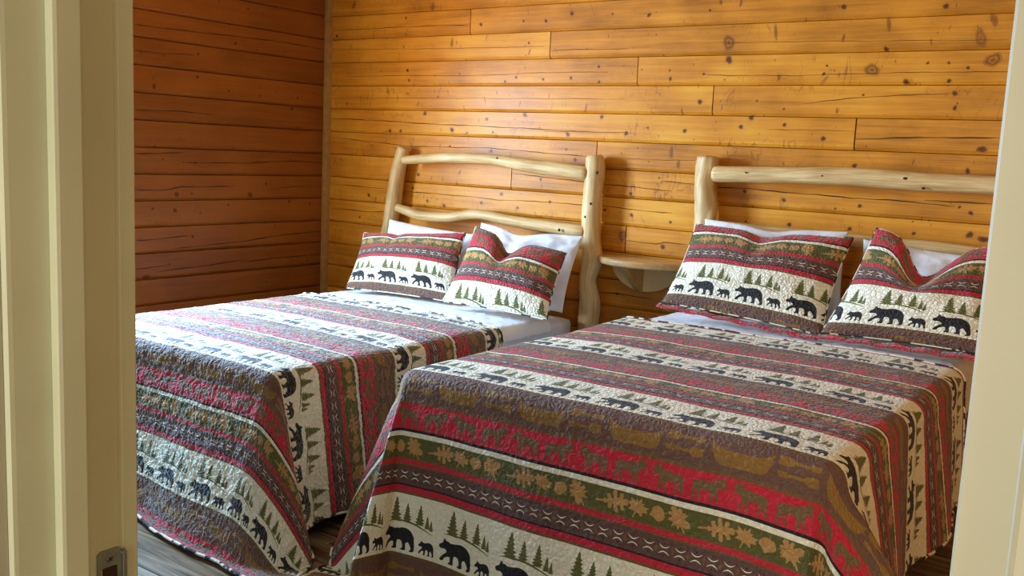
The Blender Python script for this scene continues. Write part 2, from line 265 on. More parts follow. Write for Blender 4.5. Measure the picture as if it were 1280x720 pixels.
def draw_print():
    Wp, Hp = int(round(TW / PX)), int(round(TH / PX))
    A = np.zeros((Hp, Wp, 3), dtype=np.float32)
    ys = (np.arange(Hp) + .5) * PX
    xs = (np.arange(Wp) + .5) * PX
    # stripes, v counted from the bears' ground line towards the head of the bed
    bands = [(0.0, .190, CREAM), (.190, .198, TAN), (.198, .216, RED), (.216, .221, BLACK), (.221, .280, TAUPE), (.280, .286, TAN), (.286, .300, RED),
             (.300, .306, TAN), (.306, .372, OLIVE), (.372, .387, CREAM), (.387, .396, BLACK), (.396, .476, RED), (.476, .486, TAN), (.486, .590, BROWN), (.590, .600, TAN)]
    for a, b, c in bands: A[(ys >= a) & (ys < b)] = c
    def fill(P_, col):
        P_ = np.asarray(P_, float)
        for sh in (-TW, 0, TW):
            Q = P_ + [sh, 0]
            i0, i1 = int(Q[:, 0].min() / PX) - 1, int(Q[:, 0].max() / PX) + 2
            j0, j1 = int(Q[:, 1].min() / PX) - 1, int(Q[:, 1].max() / PX) + 2
            i0, i1, j0, j1 = max(i0, 0), min(i1, Wp), max(j0, 0), min(j1, Hp)
            if i0 >= i1 or j0 >= j1: continue
            X, Y = np.meshgrid(xs[i0:i1], ys[j0:j1]); ins = np.zeros(X.shape, bool)
            for k in range(len(Q)):
                (xa, ya), (xb, yb) = Q[k - 1], Q[k]
                if ya == yb: continue
                c = ((ya > Y) != (yb > Y)) & (X < (xb - xa) * (Y - ya) / (yb - ya) + xa); ins ^= c
            A[j0:j1, i0:i1][ins] = col
    def stroke(P_, wd, col):
        P_ = np.asarray(P_, float); d = np.gradient(P_, axis=0); n = np.stack([-d[:, 1], d[:, 0]], 1); n /= np.linalg.norm(n, axis=1)[:, None] + 1e-9
        t = np.sin(np.linspace(0.25, PI - 0.25, len(P_)))[:, None] * wd / 2
        fill(np.vstack([P_ + n * t, (P_ - n * t)[::-1]]), col)
    def put(shape, x, y, sx, sy, rot=0.0, mir=False):
        Q = np.array(shape, float)
        if mir: Q[:, 0] = 1 - Q[:, 0]
        Q = (Q - [.5, 0]) * [sx, sy]; c, s = math.cos(rot), math.sin(rot)
        return Q @ np.array([[c, s], [-s, c]]) + [x, y]
    bear = [(0, .56), (.02, .63), (.09, .69), (.12, .76), (.135, .85), (.175, .86), (.20, .80), (.27, .80), (.34, .76), (.48, .79), (.64, .84), (.78, .81), (.89, .72), (.965, .55), (.985, .35), (1.0, .16), (.985, .04),
            (.90, .0), (.86, .03), (.90, .09), (.875, .2), (.80, .33), (.73, .27), (.735, .12), (.73, .02), (.62, .0), (.585, .04), (.635, .10), (.625, .22), (.58, .34), (.48, .35), (.455, .22), (.46, .08),
            (.44, .01), (.33, .01), (.315, .05), (.36, .11), (.345, .26), (.27, .25), (.18, .17), (.14, .07), (.06, .05), (.045, .10), (.09, .20), (.17, .32), (.24, .41), (.20, .49), (.12, .50), (.04, .49)]
    bear = catmull(bear, 4)
    for k in range(4):
        x = 0.205 * k
        fill(put(bear, x + .062, .010, .118, .086), BLACK)
        fill(put(bear, x + .163, .012, .056, .050), BLACK)
        for tx, tb, tw, th in ((.045, .098, .050, .080), (.087, .103, .037, .060), (.133, .100, .038, .066), (.160, .094, .024, .043), (.174, .091, .018, .034)):
            n = 7; pts = []
            for s in (1, -1):
                seq = []
                for i in range(n):
                    t0 = i / n; wv = tw / 2 * (1 - t0) ** .85
                    seq += [(x + tx + s * wv * (1.0 + .12 * ((i * 7 + k * 3) % 3 - 1)), tb + th * t0 + .001), (x + tx + s * wv * .5, tb + th * (t0 + .55 / n))]
                seq.append((x + tx, tb + th)); pts += seq if s == 1 else seq[::-1][1:]
            fill(pts, TREE)
        t = np.linspace(0, 1, 24)
        hill = np.stack([x + .016 + t * .165, .094 + .012 * np.sin(t * PI * .95 + .25) - .014 * t ** 2], 1)
        stroke(hill, .006, TREE)
    for k in range(20):
        x = .041 * (k + .5); t = np.linspace(-1, 1, 15)
        stroke(np.stack([x + t * .0135, .2555 + .0075 * t ** 2], 1), .0032, CREAM)
        stroke(np.stack([x + t * .0135, .2450 - .0075 * t ** 2], 1), .0032, CREAM)
        for dy in (.0125, -.0125):
            a = np.linspace(0, 2 * PI, 8, endpoint=False); fill(np.stack([x + .0022 * np.cos(a), .2503 + dy * 1.25 + .0022 * np.sin(a)], 1), BLACK)
        a = np.array([(0, .011), (.006, 0), (0, -.011), (-.006, 0)]); fill(a + [x + .0205, .2503], TAN)
    def radial(rs, cx, cy, s, rot):
        m_ = len(rs); a = np.arange(m_) / m_ * 2 * PI + rot; rs = np.array(rs) * s
        return np.stack([cx + rs * np.cos(a), cy + rs * np.sin(a)], 1)
    oak = [(-.62, .03), (-.35, .04), (-.30, .10), (-.18, .06), (-.20, .24), (-.08, .27), (-.04, .12), (.03, .10), (.04, .36), (.17, .38), (.17, .16), (.24, .14), (.30, .30), (.42, .26), (.38, .10), (.52, .12), (.58, 0)]
    oak = oak + [(x, -y) for x, y in oak[::-1][1:-1]] + [(-.62, -.03)]
    oak = catmull(oak, 4)
    maple = [(0, .5), (.07, .27), (.2, .33), (.17, .2), (.44, .26), (.36, .12), (.47, .02), (.26, -.08), (.33, -.26), (.08, -.19), (.03, -.24), (.025, -.5), (-.02, -.5), (-.03, -.24)]
    maple = maple + [(-x, y) for x, y in maple[:11][::-1][:-1]]
    birch = catmull([(0, .36), (.12, .24), (.32, .10), (.36, -.10), (.22, -.30), (.03, -.34), (.02, -.46), (-.02, -.46), (-.03, -.34), (-.22, -.30), (-.36, -.10), (-.32, .10), (-.12, .24)], 4)
    def leaf(shape, x, y, s, rot):
        c, sn = math.cos(rot), math.sin(rot); fill(np.array(shape) * s @ np.array([[c, sn], [-sn, c]]) + [x, y], LEAF)
    for k in range(3):
        x = TW / 3 * k
        leaf(oak, x + .050, .339, .075, .15); leaf(maple, x + .118, .339, .062, -.35); leaf(birch, x + .170, .338, .056, .9 + k)
        a = [1.0 if i % 2 == 0 else .52 for i in range(18)]; a[13] = 1.25
        fill(radial(a, x + .225, .339, .029, .3 + k), LEAF); leaf(oak, x + .225, .339, .060, 2.1)
    moose = [(0, .60), (.03, .68), (.10, .74), (.05, .80), (.0, .90), (.07, .88), (.06, 1.0), (.12, .90), (.16, 1.0), (.20, .90), (.27, .98), (.27, .84), (.24, .78), (.33, .84), (.42, .80), (.52, .76), (.70, .74), (.84, .74), (.93, .66), (.95, .52), (.93, .38),
             (.96, .24), (.94, .02), (.88, .0), (.87, .22), (.82, .38), (.79, .28), (.74, .04), (.68, .02), (.71, .26), (.72, .44), (.60, .42), (.46, .42), (.44, .24), (.43, .02), (.37, .0), (.36, .24), (.33, .36), (.27, .20), (.26, .04), (.20, .03), (.21, .24), (.25, .46), (.21, .58), (.13, .60), (.10, .50), (.08, .58), (.03, .54)]
    for k in range(4):
        x = .205 * k
        fill(put(moose, x + .052, .400, .088, .072), MOOSE); fill(put(moose, x + .154, .400, .092, .072, mir=True), MOOSE)
    for k in range(3):
        x = TW / 3 * k
        t = np.linspace(0, 1, 20)
        top = np.stack([x + .012 + .15 * t, .546 + .022 * (2 * t - 1) ** 4 - .004], 1)
        bot = np.stack([x + .016 + .142 * t, .502 + .034 * (2 * t - 1) ** 8], 1)
        fill(np.vstack([top, bot[::-1]]), CANOE)
        for dy, mr in ((.552, 1), (.518, -1)):
            y0 = dy
            pad = [(0, -.010), (.012, -.013), (.03, -.011), (.036, -.004), (.072, -.004), (.074, -.008), (.094, -.007), (.096, .0), (.094, .007), (.074, .008), (.072, .004), (.036, .004), (.03, .011), (.012, .013), (0, .010)]
            Q = np.array(pad); 
            if mr < 0: Q[:, 0] = .096 - Q[:, 0]
            fill(Q + [x + .172, y0 + .004], CANOE)
    # slight unevenness of the dye
    rs = np.random.RandomState(4); nz = rs.rand(Hp // 12, Wp // 12).astype(np.float32); nz = np.kron(nz, np.ones((12, 12), np.float32))
    A[:nz.shape[0], :nz.shape[1]] *= (0.97 + 0.06 * nz)[..., None]
    return data_image('quilt_print', np.clip(A, 0, 1), srgb=True)
PRINT = draw_print()
def quilt_mat(name, bump=0.007, rough=0.78, sheen=0.35, crinkle=0.55):
    m, T, N, L, P = new_mat(name)
    tc = nd(N, 'ShaderNodeTexCoord'); sp = nd(N, 'ShaderNodeSeparateXYZ'); L.new(tc.outputs['UV'], sp.inputs[0])
    c = nd(N, 'ShaderNodeCombineXYZ'); L.new(mth(N, L, 'DIVIDE', sp.outputs[0], TW * 1.1), c.inputs[0]); L.new(mth(N, L, 'DIVIDE', sp.outputs[1], TH), c.inputs[1])
    ti = nd(N, 'ShaderNodeTexImage'); ti.image = PRINT; ti.extension = 'REPEAT'; L.new(c.outputs[0], ti.inputs['Vector'])
    # meandering quilting stitches: puffy cells between thin sunken lines
    wn = nd(N, 'ShaderNodeTexNoise', Scale=26.0, Detail=2.0); L.new(tc.outputs['UV'], wn.inputs['Vector'])
    wv = nd(N, 'ShaderNodeVectorMath', operation='SCALE'); L.new(wn.outputs['Color'], wv.inputs[0]); wv.inputs['Scale'].default_value = 0.028
    wa = nd(N, 'ShaderNodeVectorMath', operation='ADD'); L.new(tc.outputs['UV'], wa.inputs[0]); L.new(wv.outputs[0], wa.inputs[1])
    vo = nd(N, 'ShaderNodeTexVoronoi', Scale=58.0); vo.feature = 'DISTANCE_TO_EDGE'; L.new(wa.outputs[0], vo.inputs['Vector'])
    puff = mth(N, L, 'POWER', mth(N, L, 'MULTIPLY', vo.outputs['Distance'], 3.0, clamp=True), 0.5)
    wr = nd(N, 'ShaderNodeTexNoise', Scale=130.0, Detail=3.0); mp = nd(N, 'ShaderNodeMapping'); mp.inputs['Scale'].default_value = (1.0, 0.45, 1); L.new(tc.outputs['UV'], mp.inputs[0]); L.new(mp.outputs[0], wr.inputs['Vector'])
    lg = nd(N, 'ShaderNodeTexNoise', Scale=14.0, Detail=2.0); L.new(tc.outputs['UV'], lg.inputs['Vector'])
    h = mth(N, L, 'ADD', puff, mth(N, L, 'MULTIPLY', wr.outputs[0], crinkle)); h = mth(N, L, 'ADD', h, mth(N, L, 'MULTIPLY', lg.outputs[0], 1.0))
    b = nd(N, 'ShaderNodeBump', Strength=1.0, Distance=bump); L.new(h, b.inputs['Height']); L.new(b.outputs[0], P.inputs['Normal'])
    L.new(ti.outputs['Color'], P.inputs['Base Color'])
    P.inputs['Roughness'].default_value = rough; P.inputs['Sheen Weight'].default_value = sheen; P.inputs['Sheen Roughness'].default_value = 0.35
    return m
def linen(name, col):
    m, T, N, L, P = new_mat(name)
    tc = nd(N, 'ShaderNodeTexCoord'); n1 = nd(N, 'ShaderNodeTexNoise', Scale=9.0, Detail=4.0, Distortion=0.9); L.new(tc.outputs['Object'], n1.inputs['Vector'])
    n2 = nd(N, 'ShaderNodeTexNoise', Scale=240.0, Detail=1.0); L.new(tc.outputs['Object'], n2.inputs['Vector'])
    r = ramp(N, [(0.3, tuple(c * .95 for c in col) + (1,)), (0.7, tuple(col) + (1,))]); L.new(n1.outputs[0], r.inputs[0]); L.new(r.outputs[0], P.inputs['Base Color'])
    b1 = nd(N, 'ShaderNodeBump', Strength=0.6, Distance=0.012); L.new(n1.outputs[0], b1.inputs['Height'])
    b2 = nd(N, 'ShaderNodeBump', Strength=0.15, Distance=0.001); L.new(n2.outputs[0], b2.inputs['Height']); L.new(b1.outputs[0], b2.inputs['Normal']); L.new(b2.outputs[0], P.inputs['Normal'])
    P.inputs['Roughness'].default_value = 0.85
    return m
def binding_mat():
    m, T, N, L, P = new_mat('quilt_binding')
    tc = nd(N, 'ShaderNodeTexCoord'); n1 = nd(N, 'ShaderNodeTexNoise', Scale=24.0, Detail=1.0); L.new(tc.outputs['Object'], n1.inputs['Vector'])
    r = ramp(N, [(0.46, (.02, .015, .015, 1)), (0.5, (.74, .68, .52, 1))], 'LINEAR'); L.new(n1.outputs[0], r.inputs[0]); L.new(r.outputs[0], P.inputs['Base Color'])
    P.inputs['Roughness'].default_value = 0.8
    return m
M = {}
M['print'] = quilt_mat('printed_quilt_cloth', bump=0.0020, crinkle=.35, sheen=.12)
M['print_crinkled'] = quilt_mat('printed_quilt_cloth_crinkled', bump=0.004, crinkle=1.0, sheen=.5)
M['print_sham'] = quilt_mat('printed_sham_cloth', bump=0.0032)
M['linen'] = linen('white_cotton', (.80, .81, .84))
M['binding'] = binding_mat()
M['peeled'] = peeled_wood(); M['knot'] = plain('dark_knot', (.07, .03, .012), .9, .4, 200, spec=.1)
M['knot_ring'] = plain('pale_knot', (.62, .42, .18), .55, .3, 160)
M['shelf'] = shelf_wood(); M['floor'] = floor_wood()
M['paint'] = plain('cream_door_paint', (.64, .66, .47), .42, .10, 7, .0006)
M['paint_light'] = plain('cream_casing_paint', (.50, .49, .35), .5, .07, 9, .0006)
M['steel'] = plain('brushed_steel', (.27, .31, .31), .38, .25, 40, .0003, metallic=.35)
M['dark_steel'] = plain('dark_screw_steel', (.08, .08, .08), .4, .3, 60, metallic=.7)
M['hole'] = plain('dark_mortise', (.05, .025, .015), .9)
M['plaster'] = plain('hall_plaster', (.62, .56, .44), .85, .06, 5)
M['ceiling'] = plain('ceiling_boards', (.55, .36, .16), .7, .15, 4)
M['black'] = plain('black_frame_fabric', (.012, .011, .012), .9, .3, 50)
M['seam'] = plain('black_joint', (.02, .012, .008), .9)

# ------------------------------------------------------------------ structure: floor, walls, ceiling
YB, XL, XR, YF = 4.40, -4.595, 1.15, 0.55      # back, left, right wall faces; room face of the front wall
ZC = 2.45
mk_back = wall_marks('back_wall_marks', -4.6, 0.25, 0.45, 2.35, KB, CB, 3, 520)
mk_left = wall_marks('left_wall_marks', 2.7, 4.45, 0.45, 2.35, KL, CL, 8, 130)
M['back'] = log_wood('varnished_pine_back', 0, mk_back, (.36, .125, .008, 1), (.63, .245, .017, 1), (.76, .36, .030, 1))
M['left'] = log_wood('varnished_pine_left_shaded', 1, mk_left, (.19, .052, .007, 1), (.26, .074, .009, 1), (.31, .094, .012, 1), rough=.42)  # same pine as back wall, darkened to imitate shade on the window wall
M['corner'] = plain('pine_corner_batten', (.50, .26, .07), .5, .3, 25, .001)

def plank(name, u0, u1, z0, z1, face, axis, sign, m, parent, proud=0.0):
    """one log-siding board: flat face, wide chamfer along the foot, narrow one along the head; axis 0 runs along X, 1 along Y"""
    t = 0.030; g = 0.0012
    prof = [(-t, z0 + g), (-.010, z0 + g), (0 + proud, z0 + .0150), (0 + proud, z1 - .0035), (-.004, z1 - g), (-t, z1 - g)]
    V = []
    for u in (u0, u1):
        for d, z in prof:
            V.append((u, face + sign * d, z) if axis == 0 else (face + sign * d, u, z))
    n = len(prof); F = [(i, (i + 1) % n, n + (i + 1) % n, n + i) for i in range(n)] + [tuple(range(n))[::-1], tuple(range(n, 2 * n))]
    o = pydata(name, V, F, m, parent)
    bm = bmesh.new(); bm.from_mesh(o.data); bmesh.ops.recalc_face_normals(bm, faces=bm.faces[:]); bm.to_mesh(o.data); bm.free()
    return o
rnd = random.Random(11)
wall_back = tag(box('wall_back', XL - .2, XR + .2, YB + .028, YB + .16, 0, ZC, M['seam']), kind='structure')
wall_left = tag(box('wall_left', XL - .16, XL - .028, 2.90, YB + .16, 0, ZC, M['seam']), kind='structure')
joints = {2: [-3.462], 1: [-2.913], 0: [-2.377], -1: [-1.958], -2: [-1.27], -3: [-2.589], -4: [-3.129], -6: [-2.386], 3: [-1.6], -7: [-3.4], -8: [-1.9], -9: [-3.0], -10: [-1.5]}
z_0 = 1.784; dz = 0.1425
k = -13
while z_0 + k * dz < ZC:
    z0, z1 = z_0 + k * dz, z_0 + (k + 1) * dz
    z0 = max(z0, 0.002); z1 = min(z1, ZC)
    if z1 - z0 > .03:
        ends = [XL] + [x for x in joints.get(k, [])] + [XR]
        for a, b in zip(ends[:-1], ends[1:]):
            plank('plank', a + (.003 if a > XL else 0), b - (.003 if b < XR else 0), z0, z1, YB, 0, -1, M['back'], wall_back, rnd.uniform(-.001, .0012))
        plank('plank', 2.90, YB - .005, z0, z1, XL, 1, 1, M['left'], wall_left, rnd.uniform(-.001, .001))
    k += 1
# left wall from the window to the front wall (out of view), split round the window opening
WY0, WY1, WZ0, WZ1 = 1.94, 2.88, 0.84, 2.06
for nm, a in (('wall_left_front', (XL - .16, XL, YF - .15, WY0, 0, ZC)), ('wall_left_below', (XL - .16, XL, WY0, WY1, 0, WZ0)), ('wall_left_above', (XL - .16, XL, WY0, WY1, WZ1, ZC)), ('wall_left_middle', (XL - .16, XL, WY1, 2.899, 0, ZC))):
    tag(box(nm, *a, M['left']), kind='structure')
win = tag(box('window_1', XL - .13, XL - .10, WY0, WY1, WZ0, WZ0 + .05, M['paint']), kind='structure')
for a in ((WY0, WY1, WZ1 - .05, WZ1), (WY0, WY0 + .05, WZ0, WZ1), (WY1 - .05, WY1, WZ0, WZ1), ((WY0 + WY1) / 2 - .02, (WY0 + WY1) / 2 + .02, WZ0, WZ1)):
    box('window_frame', XL - .13, XL - .10, *a, M['paint'], win)
tag(box('wall_right', XR, XR + .15, YF - .15, YB + .16, 0, ZC, M['back']), kind='structure')
tag(box('ceiling', XL - .2, XR + .2, -2.2, YB + .2, ZC, ZC + .1, M['ceiling']), kind='structure')
# corner batten
tag(box('trim_1', XL - .002, XL + .036, YB - .036, YB + .002, 0, ZC, M['corner'], bevel=.003), kind='structure')
tag(box('baseboard_back', XL + .04, XR, YB - .018, YB - .001, 0.006, .10, M['back'], bevel=.003), kind='structure')
# floor of boards running along X
floor = tag(box('floor', XL - .2, XR + .2, -2.2, YB + .2, -.1, -.012, M['seam']), kind='structure')
y = YF + .001; row = 0
while y < YB:
    y1 = min(y + .178, YB); x = XL - rnd.uniform(0, .9)
    while x < XR:
        x1 = x + 1.22
        if x1 > XL and (y1 < 3.0 or row % 1 == 0):
            box('floorboard', max(x, XL) + .0008, min(x1, XR) - .0008, y + .0008, y1 - .0008, -.012, 0.0, M['floor'], floor, bevel=.0015, seg=1)
        x = x1
    y = y1; row += 1
box('hall_floor', -2.6, 1.6, -2.0, YF, -.012, 0.0, M['floor'], floor)
# front wall round the doorway, with an added opening to its right for the fill lamp
DX0, DX1 = -0.86, -0.0434
FY0, FY1 = 0.425, 0.548
for nm, a in (('wall_front_left', (XL, DX0, 0, ZC)), ('wall_front_above', (DX0, DX1, 2.06, ZC)), ('wall_front_right', (DX1, .22, 0, ZC)), ('wall_front_below', (.22, 1.02, 0, 1.1)), ('wall_front_top', (.22, 1.02, 2.15, ZC)), ('wall_front_end', (1.02, XR, 0, ZC))):
    tag(box(nm, a[0], a[1], FY0, FY1, a[2], a[3], M['plaster']), kind='structure')
# hallway behind the camera
for nm, a in (('wall_hall_left', (-2.6, -2.5, -2.1, FY0)), ('wall_hall_right', (XR + .05, XR + .15, -2.1, FY0)), ('wall_hall_end', (-2.6, XR + .15, -2.2, -2.1))):
    tag(box(nm, a[0], a[1], a[2], a[3], 0, ZC, M['plaster']), kind='structure')

# ------------------------------------------------------------------ doorway: jamb, stop, casing, strike plate
jamb = tag(prism_z('door_1', [(-.862, .425), (-.8445, .425), (-.8405, .427), (-.84, .431), (-.84, .531), (-.8408, .5325), (-.8408, .5355), (-.8402, .537), (-.8402, .5515), (-.842, .5535), (-.862, .5535)], 0, 2.06, M['paint']), kind='structure')
prism_z('door_stop', [(-.8398, .466), (-.832, .466), (-.829, .4668), (-.828, .470), (-.828, .4915), (-.8295, .494), (-.8398, .494)], 0, 2.05, M['paint'], jamb)
prism_z('casing', [(-.935, .405), (-.852, .405), (-.8475, .4065), (-.846, .410), (-.846, .4245), (-.935, .4245)], 0, 2.14, M['paint_light'], jamb)
box('casing', -.96, -.878, .5545, .570, 0, 2.14, M['paint_light'], jamb, bevel=.003)
rj = tag(prism_z('door_2', [(-.0634, .4062), (-.0622, .405), (-.0434, .405), (-.0434, .548), (-.0634, .548)], 0, 2.06, M['paint_light']), kind='structure')
box('casing', -.0425, .045, .392, .4245, 0, 2.14, M['paint_light'], rj, bevel=.003)
box('casing', -.0434, .045, .5485, .568, 0, 2.14, M['paint_light'], rj, bevel=.003)
box('door_head', -.84, -.0634, .425, .548, 2.04, 2.06, M['paint'], jamb)
# strike plate let into the left jamb
sp = empty('strike_plate', (-.84, .5235, .99), 'steel strike plate screwed to the edge of the cream door jamb', 'strike plate')
ZT = 1.0115
bm = bmesh.new()
# plate outline in Y,Z with a latch opening, thickness along X
def yz(name, outer, hole, x0, x1, m, parent):
    n = len(outer); k_ = len(hole)
    V = []; F = []
    for x in (x0, x1):
        V += [(x, a, b) for a, b in outer]; V += [(x, a, b) for a, b in hole]
    s = n + k_
    for i in range(n):
        j = (i + 1) % n; F.append((i, j, s + j, s + i))
    for i in range(k_):
        j = (i + 1) % k_; F.append((n + i, n + j, s + n + j, s + n + i))
    assert n == k_
    for i in range(n):
        j = (i + 1) % n
        F.append((i, j, n + j, n + i)); F.append((s + i, s + j, s + n + j, s + n + i))
    o = pydata(name, V, F, m, parent)
    b_ = bmesh.new(); b_.from_mesh(o.data); bmesh.ops.recalc_face_normals(b_, faces=b_.faces[:]); b_.to_mesh(o.data); b_.free()
    return o
N_ = 40
def rrect(cx, cz, hx, hz, r, n=N_):
    out = []
    for i in range(n):
        a = 2 * PI * i / n; c, s_ = math.cos(a), math.sin(a)
        sc = 1 / (abs(c / hx) ** 14 + abs(s_ / hz) ** 14) ** (1 / 14)
        out.append((cx + c * sc, cz + s_ * sc))
    return out
yz('plate', rrect(.5205, ZT - .0285, .0135, .0285, .003), rrect(.5200, ZT - .0305, .0088, .0125, .006), -.8400, -.8385, M['steel'], sp)
# curved lip on the room side
lip = []
V = []; F = []
for i in range(7):
    a = i / 6 * 1.25; yy = .5335 + .0075 * math.sin(a); xx = -.8385 - .0075 * (1 - math.cos(a)) + .0008
    for zz in (ZT - .052, ZT - .048, ZT - .009, ZT - .005):
        V.append((xx, yy if zz in (ZT - .048, ZT - .009) else yy - .003, zz))
for i in range(6):
    for j in range(3): F.append((i * 4 + j, i * 4 + j + 1, i * 4 + j + 5, i * 4 + j + 4))
lo = pydata('lip', V, F, M['steel'], sp, True)
sm = lo.modifiers.new('thickness', 'SOLIDIFY'); sm.thickness = .0013
for zc in (ZT - .0095, ZT - .0505):
    bm = bmesh.new(); bmesh.ops.create_uvsphere(bm, u_segments=20, v_segments=10, radius=.0042)
    for v in bm.verts: v.co = Vector((-.8388 + v.co.x * .45, .5200 + v.co.y, zc + v.co.z))
    me = bpy.data.meshes.new('screw'); bm.to_mesh(me); bm.free(); so = link('screw', me, M['steel'], sp, True)
    for r_ in (0.6, 0.6 + PI / 2):
        bm = bmesh.new(); vs = box_bm(bm, -.0004, .0004, -.0028, .0028, -.0005, .0005)
        bmesh.ops.rotate(bm, cent=(0, 0, 0), matrix=Matrix.Rotation(r_, 3, 'X'), verts=bm.verts[:])
        bmesh.ops.translate(bm, vec=(-.8369, .5200, zc), verts=bm.verts[:])
        me = bpy.data.meshes.new('slot'); bm.to_mesh(me); bm.free(); o = link('slot', me, M['hole'], None); o.parent = so
box('mortise', -.8402, -.8396, .513, .531, ZT - .043, ZT - .018, M['hole'], sp)

# ------------------------------------------------------------------ log headboards
def spline(P_, n):
    P_ = [Vector(p) for p in P_]; P_ = [P_[0] * 2 - P_[1]] + P_ + [P_[-1] * 2 - P_[-2]]; out = []
    K = len(P_) - 3
    for i in range(n + 1):
        t = i / n * K; k_ = min(int(t), K - 1); t -= k_; p0, p1, p2, p3 = P_[k_:k_ + 4]
        out.append(0.5 * ((2 * p1) + (-p0 + p2) * t + (2 * p0 - 5 * p1 + 4 * p2 - p3) * t * t + (-p0 + 3 * p1 - 3 * p2 + p3) * t ** 3))
    return out
def log_mesh(name, path, radii, parent, seed=0, n=56, seg=28, taper0=.35, taper1=.35, facet=.10, m=None):
    pts = spline(path, n); R_ = spline([(r, 0, 0) for r in radii], n)
    V = []; UV = []; F = []; L_ = 0
    dist = [0]
    for i in range(1, n + 1): dist.append(dist[-1] + (pts[i] - pts[i - 1]).length)
    T0 = (pts[-1] - pts[0]).normalized(); side = T0.cross(Vector((0, 1, 0))).normalized(); 
    caps = [(-1, 0, .02), (-1, 0, taper0 + .45), (-1, .006, .88)]
    ringsp = []
    for i in range(n + 1):
        r = R_[i].x
        d0, d1 = dist[i], dist[-1] - dist[i]
        e0 = math.sqrt(max(0, 1 - max(0, 1 - d0 / (r * taper0)) ** 2)) if taper0 > 0 else 1
        e1 = math.sqrt(max(0, 1 - max(0, 1 - d1 / (r * taper1)) ** 2)) if taper1 > 0 else 1
        ringsp.append((pts[i], r * max(min(e0, e1), .02), dist[i]))
    # add fine rings near the ends for rounding
    fine = []
    for d, rr in ((.0008, .5), (.003, .8), (.008, .93)):
        fine.append((pts[0].lerp(pts[1], min(.9, d / max(dist[1], 1e-5))), R_[0].x * rr, d))
    fine1 = [(pts[-1].lerp(pts[-2], min(.9, d / max(dist[-1] - dist[-2], 1e-5))), R_[-1].x * rr, dist[-1] - d) for d, rr in ((.0008, .5), (.003, .8), (.008, .93))][::-1]
    rings = [(ringsp[0][0], .0005, 0)] + fine + [(p, R_[i].x, d) for i, (p, r, d) in enumerate(ringsp) if 0 < i < n] + fine1 + [(ringsp[-1][0], .0005, dist[-1])]
    for i, (p, r, d) in enumerate(rings):
        a_, b_ = rings[max(i - 1, 0)][0], rings[min(i + 1, len(rings) - 1)][0]
        t = (b_ - a_).normalized(); x = t.cross(Vector((0, 1, 0)));
        if x.length < .1: x = t.cross(Vector((1, 0, 0)))
        x.normalize(); y_ = t.cross(x).normalized()
        for j in range(seg):
            an = 2 * PI * j / seg
            q = Vector((math.cos(an) * 1.3, math.sin(an) * 1.3, d * 5.0 + seed * 9.1))
            rr = r * (1 + facet * mnoise.noise(q) + facet * .55 * mnoise.noise(q * 2.6 + Vector((5, 2, 1))))
            V.append(p + x * math.cos(an) * rr + y_ * math.sin(an) * rr); UV.append((j / seg if j < seg else 1, d * 3))
    for i in range(len(rings) - 1):
        for j in range(seg): F.append((i * seg + j, i * seg + (j + 1) % seg, (i + 1) * seg + (j + 1) % seg, (i + 1) * seg + j))
    F.append(tuple(range(seg))[::-1]); F.append(tuple(range((len(rings) - 1) * seg, len(rings) * seg)))
    o = pydata(name, V, F, m or M['peeled'], parent, True, uv=UV)
    return o
def knot(parent, root, p, s, st=1.0, ring=False):
    bm = bmesh.new(); bmesh.ops.create_uvsphere(bm, u_segments=12, v_segments=8, radius=1.0)
    for v in bm.verts: v.co = Vector((p[0] + v.co.x * s, p[1] + v.co.y * s * .45, p[2] + v.co.z * s * st))
    me = bpy.data.meshes.new('knot'); bm.to_mesh(me); bm.free(); o = link('knot', me, M['knot_ring' if ring else 'knot'], None, True)
    o.parent = parent

bed1 = empty('log_bed', (-3.2, 3.3, 0), 'peeled log bed with a bowed top rail, nearest the dark corner', 'bed')
bed2 = empty('log_bed', (-1.29, 3.3, 0), 'peeled log bed with a straight top rail, right of the half-round shelf', 'bed')
yp = 4.325
a1 = log_mesh('headboard_post', [(-3.99, yp, 0), (-4.0, yp, .45), (-3.985, yp, .80), (-3.95, yp, 1.0), (-3.927, yp, 1.153), (-3.905, yp, 1.29), (-3.862, yp, 1.423)], [.05, .05, .047, .046, .045, .043, .038], bed1, 1)
b1 = log_mesh('headboard_post', [(-2.55, yp, 0), (-2.54, yp, .45), (-2.535, yp, .60), (-2.536, yp, .68), (-2.553, yp, .777), (-2.532, yp, .885), (-2.547, yp, .99), (-2.555, yp, 1.112), (-2.551, yp, 1.237), (-2.546, yp, 1.34), (-2.556, yp, 1.428)], [.054, .054, .055, .054, .046, .055, .049, .049, .050, .052, .047], bed1, 2)
r1 = log_mesh('headboard_rail', [(-3.835, 4.285, 1.345), (-3.66, 4.28, 1.362), (-3.48, 4.28, 1.374), (-3.20, 4.28, 1.376), (-2.93, 4.28, 1.353), (-2.57, 4.30, 1.331)], [.024, .027, .028, .029, .035, .037], bed1, 3)
r2 = log_mesh('headboard_rail', [(-3.875, 4.285, 1.066), (-3.80, 4.28, 1.052), (-3.677, 4.28, 1.029), (-3.467, 4.28, 1.036), (-3.30, 4.28, 1.066), (-3.19, 4.28, 1.066), (-3.019, 4.28, 1.050), (-2.57, 4.30, 1.027)], [.025, .027, .028, .029, .029, .027, .030, .032], bed1, 4)
for x, z, s in ((-2.508, 1.338, .008), (-2.535, 1.178, .007), (-2.563, 1.108, .007), (-2.523, .90, .007)): knot(b1, bed1, (x, yp - .047, z), s)
knot(b1, bed1, (-2.548, yp - .043, 1.285), .015, 1.3, True)
knot(r1, bed1, (-3.125, 4.252, 1.385), .007); knot(r2, bed1, (-2.70, 4.25, 1.03), .008)
